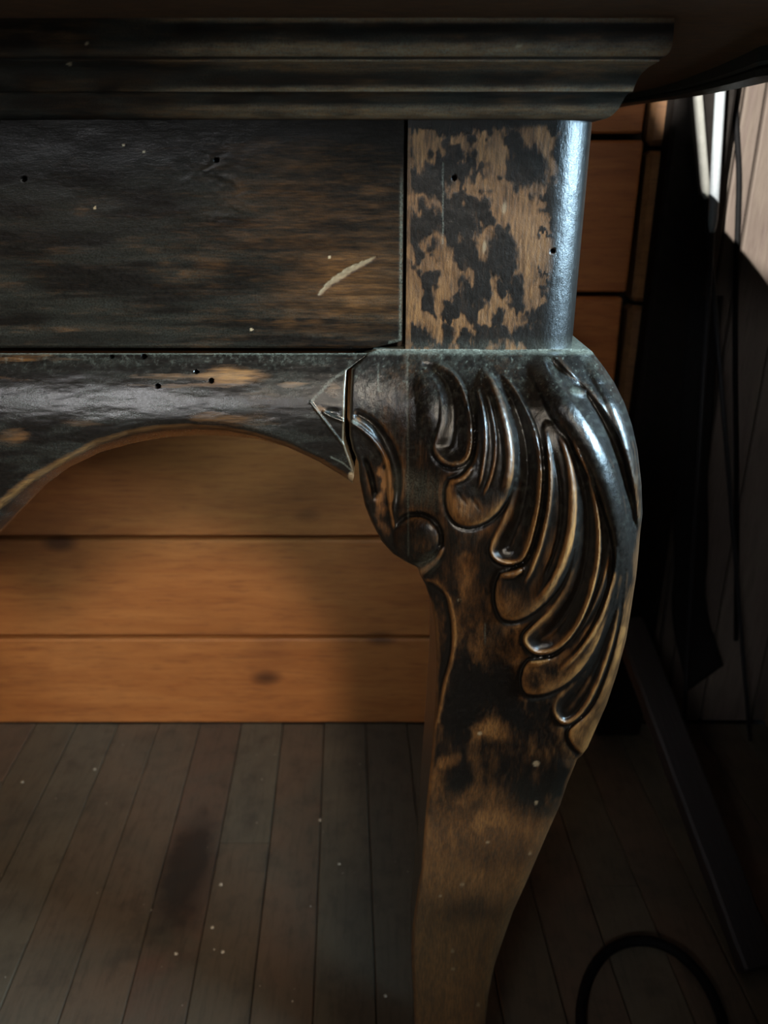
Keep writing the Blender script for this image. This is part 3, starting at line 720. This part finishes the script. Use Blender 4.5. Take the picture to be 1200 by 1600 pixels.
for (a, b, r) in ((718, 938, 3), (750, 1146, 3.4), (838, 1193, 5), (722, 1382, 3.4), (707, 1486, 3), (708, 1514, 3), (747, 1570, 3), (762, 1316, 3), (688, 1400, 2.4), (838, 1254, 3), (828, 1333, 2.5)):
    pale = np.maximum(pale, 0.6*ell(PX, PY, a, b, r, r*0.8, 0, 0.4))
pale = np.maximum(pale, 0.25*sstep(2.2, 0.8, dl_)*(PY < 715)*(PY > 575))
M = np.clip(np.stack([wear, dust, pale], -1), 0, 1).reshape(-1, 3)
V1 = W.reshape(-1, 3); nr, nc = PX.shape
f1 = [tuple(q) for q in grid_faces(nr, nc, True)]
YB = 0.075
n0 = len(V1)
bl = V1[np.arange(nr)*nc].copy(); br = V1[np.arange(nr)*nc+nc-1].copy(); bl[:, 1] = YB; br[:, 1] = YB
bl[:, 1] = np.interp(rows, [545, 900, 1000, 1300, 1450, 1700], [0.04, 0.05, 0.072, 0.074, 0.05, 0.06])
br[:, 1] = np.maximum(np.interp(rows, [545, 900, 1000, 1300, 1450, 1700], [0.09, 0.09, 0.08, 0.074, 0.06, 0.06]), V1[np.arange(nr)*nc+nc-1][:, 1]+0.004)
bl0 = V1[np.arange(nr)*nc].copy()
V = np.vstack([V1, bl, br, bl0]); mm = np.tile([[0.05, 0.30, 0.0]], (3*nr, 1))
for r in range(nr-1):
    f1.append((n0+2*nr+r, n0+r, n0+r+1, n0+2*nr+r+1)[::-1])
    f1.append((r*nc+nc-1, (r+1)*nc+nc-1, n0+nr+r+1, n0+nr+r)[::-1])
    f1.append((n0+r, n0+nr+r, n0+nr+r+1, n0+r+1)[::-1])
f1.append(tuple(range(nc))+(n0+nr, n0)); f1.append(tuple((nr-1)*nc+i for i in range(nc))[::-1]+(n0+nr-1, n0+2*nr-1))
leg = tchild(mesh('leg', V, f1, M_finV, None, True, np.vstack([M, mm])))
leg.data.update(); fix_normals(leg)
bm = bmesh.new(); bm.from_mesh(leg.data)
for e in bm.edges:
    if len(e.link_faces) == 2 and e.calc_face_angle(0) > math.radians(50): e.smooth = False
bm.to_mesh(leg.data); bm.free()

# the far ends of the table repeat leg and post, mirrored
for src in (leg, post):
    c = src.copy(); COL.objects.link(c); c.parent = table
    c.scale = (-1, 1, 1); c.location = (TINV.x+2*XC, TINV.y, 0)

# ---- carcass behind the front boards
XL = 2*XC-XP
car = bevel_box('carcass', XL+0.012, XP-0.004, 0.012, Y_WALL-0.002, Z_BOT-0.003, Z_TOP+0.012, plain_material('carcass_wood', (0.02, 0.013, 0.008), (0.035, 0.022, 0.013), 0.7), None, 0.002)
tchild(car)

# ---- side rails under the carcass, arched like the front one
ys = np.linspace(0.06, Y_WALL-0.003, 33); zt_ = Z_BOT-0.004
zb_ = zt_-0.055-0.075*np.abs(np.cos(np.linspace(0, math.pi, 33)))**1.5
Vs = []
for xx in (XP-0.024, XP-0.004):
    for y_, z_ in zip(ys, zb_): Vs += [(xx, y_, zt_), (xx, y_, z_)]
n_ = 66; Fs = []
for k in range(32):
    a = 2*k
    Fs += [(a, a+1, a+3, a+2), (n_+a, n_+a+2, n_+a+3, n_+a+1), (a+1, n_+a+1, n_+a+3, a+3), (a, a+2, n_+a+2, n_+a)]
Fs += [(0, n_, n_+1, 1), (64, 65, n_+65, n_+64)]
sr = tchild(mesh('side_rail', Vs, Fs, M_rail, None, False, np.tile([[0.2, 0.05, 0.0]], (len(Vs), 1)))); fix_normals(sr)
sr2 = sr.copy(); COL.objects.link(sr2); sr2.parent = table; sr2.scale = (-1, 1, 1); sr2.location = (TINV.x+2*XC, TINV.y, 0)

# ---- stepped moulding: profile read off the mitred corner
sil = [(939, 187.5), (948, 185), (957, 180), (966, 171), (972, 160), (977, 151), (983, 145), (989, 143), (990, 139), (993, 131), (998, 121), (1004, 113), (1012, 106), (1022, 100), (1030, 96), (1031, 92), (1041, 87), (1047, 80), (1050, 72), (1052, 60), (1053, 44), (1054, 28)]
prof = []
for (a, b) in sil:
    dx, dy, dz = ray(a, b); t = (XP-CAM[1])/(dx+dy); prof.append((float(t*dx-XP), float(CAM[2]+t*dz)))
prof = [(-0.012, prof[0][1])]+prof+[(-0.012, prof[-1][1])]
ZS = prof[-1][1]
pts = []
for k in range(len(prof)-1):
    a, b = np.array(prof[k]), np.array(prof[k+1]); n = max(2, int(np.linalg.norm(b-a)/0.0009))
    for i in range(n): pts.append(a+(b-a)*i/n)
pts.append(np.array(prof[-1])); pr = np.array(pts)
fx = cols(0.0, 1.0, 0.55, 0.0016, 0.02)          # along the front, left to right
Vr = []; along = []
for o_, z_ in pr:
    front = [(XL-o_+(XP-XL+2*o_)*u, -o_, z_) for u in fx]
    side = [(XP+o_, -o_+(Y_WALL-0.002+o_)*u, z_) for u in np.linspace(0, 1, 20)[1:]]
    lside = [(XL-o_, -o_+(Y_WALL-0.002+o_)*u, z_) for u in np.linspace(1, 0, 8)[:-1]]
    Vr.append(lside+front+side)
V = np.array(Vr); nr, nc = V.shape[:2]
px, py = proj(V)
cvx = np.zeros(nr)
for k in range(4, nr-4):
    t1 = pr[k]-pr[k-3]; t2 = pr[k+3]-pr[k]; cvx[k] = t1[0]*t2[1]-t1[1]*t2[0]
cvx = cvx/(np.abs(cvx).max()+1e-9)
edge = np.clip(cvx*1.6, 0, 1); edge = np.maximum(edge, np.roll(edge, 1)*0.8)
ev = edge[:, None]*sstep(150, 420, px)*(0.5+fbm(px/24, py/9, 5))
zz_ = pr[:, 1][:, None]+0*px
band = np.exp(-((py-103)/9)**2)*sstep(250, 420, px)
wear = 0.30+0.70*ev+0.46*band*(0.6+0.8*fbm(px/9, py/7, 9))+0.12*sstep(0.5, 0.7, fbm(px/90, py/14, 29))
dust = 0.40*ev+0.20*band+0.06*sstep(0.4, 0.7, fbm(px/60, py/20, 21))
wear = wear+0.3*sstep(30, 22, py)*sstep(100, 500, px)
pale = 0*px
for (a, b) in ((136, 69), (108, 100), (811, 73)): pale = np.maximum(pale, 0.8*(np.hypot(px-a, py-b) < 3))
V[..., 1] += 0.0006*(fbm(px/70, py/12, 37)-0.5)
M = np.clip(np.stack([wear, dust, pale], -1), 0, 1).reshape(-1, 3)
mo = tchild(mesh('moulding', V.reshape(-1, 3), grid_faces(nr, nc), M_finH, None, True, M)); fix_normals(mo)
bm = bmesh.new(); bm.from_mesh(mo.data)
for e in bm.edges:
    if len(e.link_faces) == 2 and e.calc_face_angle(0) > math.radians(32): e.smooth = False
bm.to_mesh(mo.data); bm.free()

# ---- table top: slab with a curved right side and a rim hanging under its edge
curve_px = [(1200, 66), (1165, 84), (1130, 100), (1095, 114), (1060, 127), (1030, 136), (1000, 143), (975, 148)]
cw = [PZ(a, b, ZS) for a, b in curve_px]
c2 = [(float(c[0]), float(c[1])) for c in cw]
yb = Y_WALL-0.003
tail = [(c2[-1][0]-0.004, min(yb, c2[-1][1]+0.06)), (c2[-1][0]-0.004, yb)]
x_r = c2[0][0]
head = [(x_r-0.03, -0.15), (x_r+0.02, -0.135), (x_r+0.05, -0.09), (x_r+0.05, c2[0][1]-0.05)]
edge_r = smooth_poly(head+c2+tail, False, 2)
mir = [(2*XC-a, b) for a, b in edge_r]
outl = [tuple(q) for q in edge_r]+mir[::-1]
n = len(outl)
V = [(a, b, ZS) for a, b in outl]+[(a, b, ZS+0.03) for a, b in outl]
Fc = [tuple(range(n))[::-1], tuple(range(n, 2*n))]+[(i, (i+1) % n, n+(i+1) % n, n+i) for i in range(n)]
M_top = finish_material('aged_varnish_top', 'X', 0.45)
tt = tchild(mesh('table_top', V, Fc, M_top, None, False, np.tile([[0.85, 0.10, 0.0]], (len(V), 1)))); fix_normals(tt)
def rim_strip(e):
    e = np.array(e); tn = np.gradient(e, axis=0); tn /= np.linalg.norm(tn, axis=1)[:, None]
    nrm = np.stack([tn[:, 1], -tn[:, 0]], -1)
    sec = [(0.0, 0.0), (0.0, -0.006), (0.0015, -0.0075), (0.0, -0.009), (0.0, -0.0120), (0.012, -0.0135), (0.018, -0.009), (0.018, 0.0)]
    V = []; m = len(sec)
    for k in range(len(e)):
        for (o_, z_) in sec: V.append((e[k, 0]+nrm[k, 0]*o_, e[k, 1]+nrm[k, 1]*o_, ZS+z_*float(np.interp(e[k, 1], [0.05, 0.20, 0.31, 0.4], [1.45, 1.05, 0.75, 0.6]))))
    Fc = [(k*m+i, k*m+(i+1) % m, (k+1)*m+(i+1) % m, (k+1)*m+i) for k in range(len(e)-1) for i in range(m)]
    return V, Fc
V, Fc = rim_strip(edge_r[9:])
rim = mesh('rim', V, Fc, M_finH, tt, False, np.tile([[0.25, 0.30, 0.0]], (len(V), 1))); fix_normals(rim)

# ================================================================== THINGS IN THE CORNER
M_black = plain_material('black_painted_wood', (0.006, 0.005, 0.0045), (0.012, 0.010, 0.009), 0.75, 90, 0.2, 0.0, 0.12)
M_rubber = plain_material('black_rubber', (0.003, 0.003, 0.0034), (0.005, 0.005, 0.0055), 0.7, 200, 0.05, 0.0, 0.08)
M_shaft = plain_material('pale_paint', (0.34, 0.345, 0.32), (0.42, 0.425, 0.40), 0.4, 120, 0.05)
M_shaft2 = plain_material('pale_blue_grey_paint', (0.22, 0.25, 0.275), (0.28, 0.31, 0.335), 0.35, 120, 0.05)
M_lower = plain_material('dark_lower_part', (0.008, 0.008, 0.009), (0.016, 0.016, 0.018), 0.6, 200, 0.2, 0.0, 0.2)
M_bar = wood_material('dark_bar_wood', (0.012, 0.0095, 0.010), (0.020, 0.016, 0.017), (0.006, 0.005, 0.005), 'Z', 0.6, False, 0.1)
M_cloth = plain_material('black_cloth', (0.006, 0.0055, 0.006), (0.011, 0.010, 0.010), 0.9, 150, 0.2, 0.0, 0.1)
M_crumb = plain_material('pale_crumb', (0.30, 0.25, 0.18), (0.45, 0.40, 0.32), 0.8)

# tall black board in the corner
yb0 = Y_WALL-0.035
xa = float(P(1038, 300, -yb0)[0]); xb = float(P(1129, 300, -yb0)[0])
bb = bevel_box('black_board', xa, xb, yb0, Y_WALL+0.001, 0.0, 1.9, M_black, None, 0.004)
tag(bb, 'tall black board standing upright against the wall right of the pine planks', 'board')

# two pale poles with a thinner, dark-coloured lower part, leaning in the corner
def pole(top_px, bend_px, depth, r, label, msh, top_z=1.7):
    a = P(top_px[0], top_px[1], -depth); b = P(bend_px[0], bend_px[1], -depth)
    d = (a-b)/(a[2]-b[2]); foot = b-d*b[2]; up = b+d*(top_z-b[2])
    root = empty('leaning_pole', foot); tag(root, label, 'pole', None, 'pale poles in the corner')
    inv = -Vector(foot)
    L = b[2]
    def at(z): return Vector(b+d*(z-b[2]))+inv
    zs = [L-0.004, L+0.004, L+0.012, L+0.03, top_z]
    tube('shaft', [at(z) for z in zs], [r*0.55, r*0.85, r, r, r], msh, root, 16)
    tube('lower_part', [at(z) for z in (r*0.5, 0.03, L*0.5, L-0.002)], [r*0.5, r*0.55, r*0.55, r*0.55], M_lower, root, 14)
    return root
pole((1090, 145), (1103, 305), yb0-0.012, 0.0054, 'thin white pole with rounded lit end, left of the two by the black board', M_shaft)
pole((1126, 135), (1113, 358), yb0-0.027, 0.0058, 'thin blue-grey pole, right of the two, beside the upright boards', M_shaft2)

# black cable hanging down the upright boards
cp = [(1195, -150), (1158, 60), (1148, 150), (1152, 220), (1155, 270), (1153, 340), (1150, 420), (1148, 560), (1152, 800), (1150, 1000)]
cps = smooth_poly(cp, False, 2)
pts = [Vector(P(a, b, -(Y_WALL-0.0005))) for a, b in cps]
tag(tube('hanging_cable', pts, 0.0034, M_rubber, None, 10), 'black cable hanging down over the sunlit upright boards', 'cable')

# dark strap hanging in front of the black board
le = smooth_poly([(1076, 462), (1066, 580), (1060, 700), (1050, 800), (1055, 880), (1046, 960), (1074, 1080)], False, 2)
re_ = smooth_poly([(1130, 462), (1118, 580), (1114, 660), (1104, 750), (1108, 850), (1098, 940), (1130, 1040)], False, 2)
m = min(len(le), len(re_)); V = []; Fc = []
tp = [(1080, 455), (1090, 449), (1102, 447), (1114, 449), (1124, 455)]
ctr = [((a+b)/2) for a, b in zip(le[:m], re_[:m])]
for k in range(m):
    for j in range(9):
        q = le[k]*(1-j/8)+re_[k]*(j/8)
        bow = 0.006*(1-((j-4)/4.0)**2)
        V.append(P(q[0], q[1], -(yb0-0.004-bow+0.003)))
nfr = len(V)
for v in V[:nfr]: V.append(np.array([v[0], yb0-0.0005, v[2]]))
Fc = [tuple(q) for q in grid_faces(m, 9, True)]+[tuple(int(i)+nfr for i in q) for q in grid_faces(m, 9)]
ring = [j for j in range(9)]+[k*9+8 for k in range(1, m)]+[(m-1)*9+j for j in range(7, -1, -1)]+[k*9 for k in range(m-2, 0, -1)]
for i in range(len(ring)):
    a, b = ring[i], ring[(i+1) % len(ring)]; Fc.append((a, b, b+nfr, a+nfr))
st_ = mesh('cloth_strap', V, Fc, M_cloth, None, True); fix_normals(st_)
tag(st_, 'dark wavy cloth strap hanging in front of the black board', 'strap')

# bar leaning back from the floor behind the leg
fb_ = PZ(1185, 1520, 0.0); tb_ = P(978, 975, -(yb0-0.06))
dv = Vector(tb_)-Vector(fb_); Ld = dv.length
bmb = bevel_box('leaning_bar', -0.022, 0.022, -0.011, 0.011, 0.0, Ld, M_bar, None, 0.003)
bmb.rotation_mode = 'QUATERNION'; bmb.rotation_quaternion = dv.to_track_quat('Z', 'Y'); bmb.location = Vector(fb_)+Vector((0, 0, 0.006))
tag(bmb, 'dark wooden bar leaning diagonally behind the carved leg', 'bar')

# coil of black cable on the floor
ring = [(905, 1600), (912, 1545), (930, 1505), (958, 1478), (1000, 1467), (1045, 1478), (1085, 1510), (1115, 1555), (1135, 1610), (1120, 1690), (1060, 1740), (980, 1730), (925, 1670)]
pts = [Vector(PZ(a, b, 0.006)) for a, b in smooth_poly(ring, True, 2)]
tag(tube('coiled_cable', pts, 0.0058, M_rubber, None, 12, True), 'loop of black cable lying on the dark floor right of the leg', 'cable')

# unseen slatted crate added beside the camera to shade the floor right of the leg
M_crate = wood_material('crate_wood', (0.07, 0.045, 0.025), (0.11, 0.07, 0.04), (0.04, 0.025, 0.013), 'X', 0.7, False, 0.2)
cr = empty('shade_crate', (0.30, -0.60, 0.0)); tag(cr, 'unseen slatted crate added to shade the floor right of the leg', 'crate')
CX0, CX1, CY0, CY1, CH = -0.20, 0.10, -0.16, 0.20, 0.57
for a in (CX0, CX1):
    for b in (CY0, CY1): bevel_box('post', a-0.012, a+0.012, b-0.012, b+0.012, 0.0, CH, M_crate, cr, 0.002)
for k in range(5):
    z0 = 0.01+k*(CH-0.01)/5; z1 = z0+(CH-0.01)/5-0.003
    for b in (CY0-0.018, CY1+0.018): bevel_box('slat', CX0-0.012, CX1+0.012, b-0.006, b+0.006, z0, z1, M_crate, cr, 0.002)
    for a in (CX0-0.018, CX1+0.018): bevel_box('slat', a-0.006, a+0.006, CY0-0.012, CY1+0.012, z0, z1, M_crate, cr, 0.002)
for k in range(4):
    w0 = (CY1-CY0+0.05)/4; bevel_box('lid_board', CX0-0.03, CX1+0.03, CY0-0.025+k*w0, CY0-0.025+(k+1)*w0-0.003, CH, CH+0.012, M_crate, cr, 0.002)

# crumbs scattered on the floor boards
rnd = random.Random(3); bm = bmesh.new()
spots = [(500, 1281), (530, 1350), (332, 1449), (348, 1487), (275, 1490), (345, 1382), (148, 1202), (35, 1222), (602, 1556), (505, 1300)]
spots += [(rnd.uniform(0, 640), rnd.uniform(1150, 1600)) for _ in range(24)]
for i, (a, b) in enumerate(spots):
    r = (0.0022 if i < 9 else rnd.uniform(0.0005, 0.0011)); p = PZ(a, b, r*0.5)
    ret = bmesh.ops.create_icosphere(bm, subdivisions=1, radius=r)
    for v in ret['verts']: v.co = Vector((v.co.x*rnd.uniform(.8, 1.3)+p[0], v.co.y*rnd.uniform(.8, 1.2)+p[1], v.co.z*0.6+p[2]))
me = bpy.data.meshes.new('floor_crumbs'); bm.to_mesh(me); bm.free(); me.materials.append(M_crumb)
o = bpy.data.objects.new('floor_crumbs', me); COL.objects.link(o)
tag(o, 'tiny pale crumbs scattered over the floor boards under the arch', 'crumbs', 'stuff')
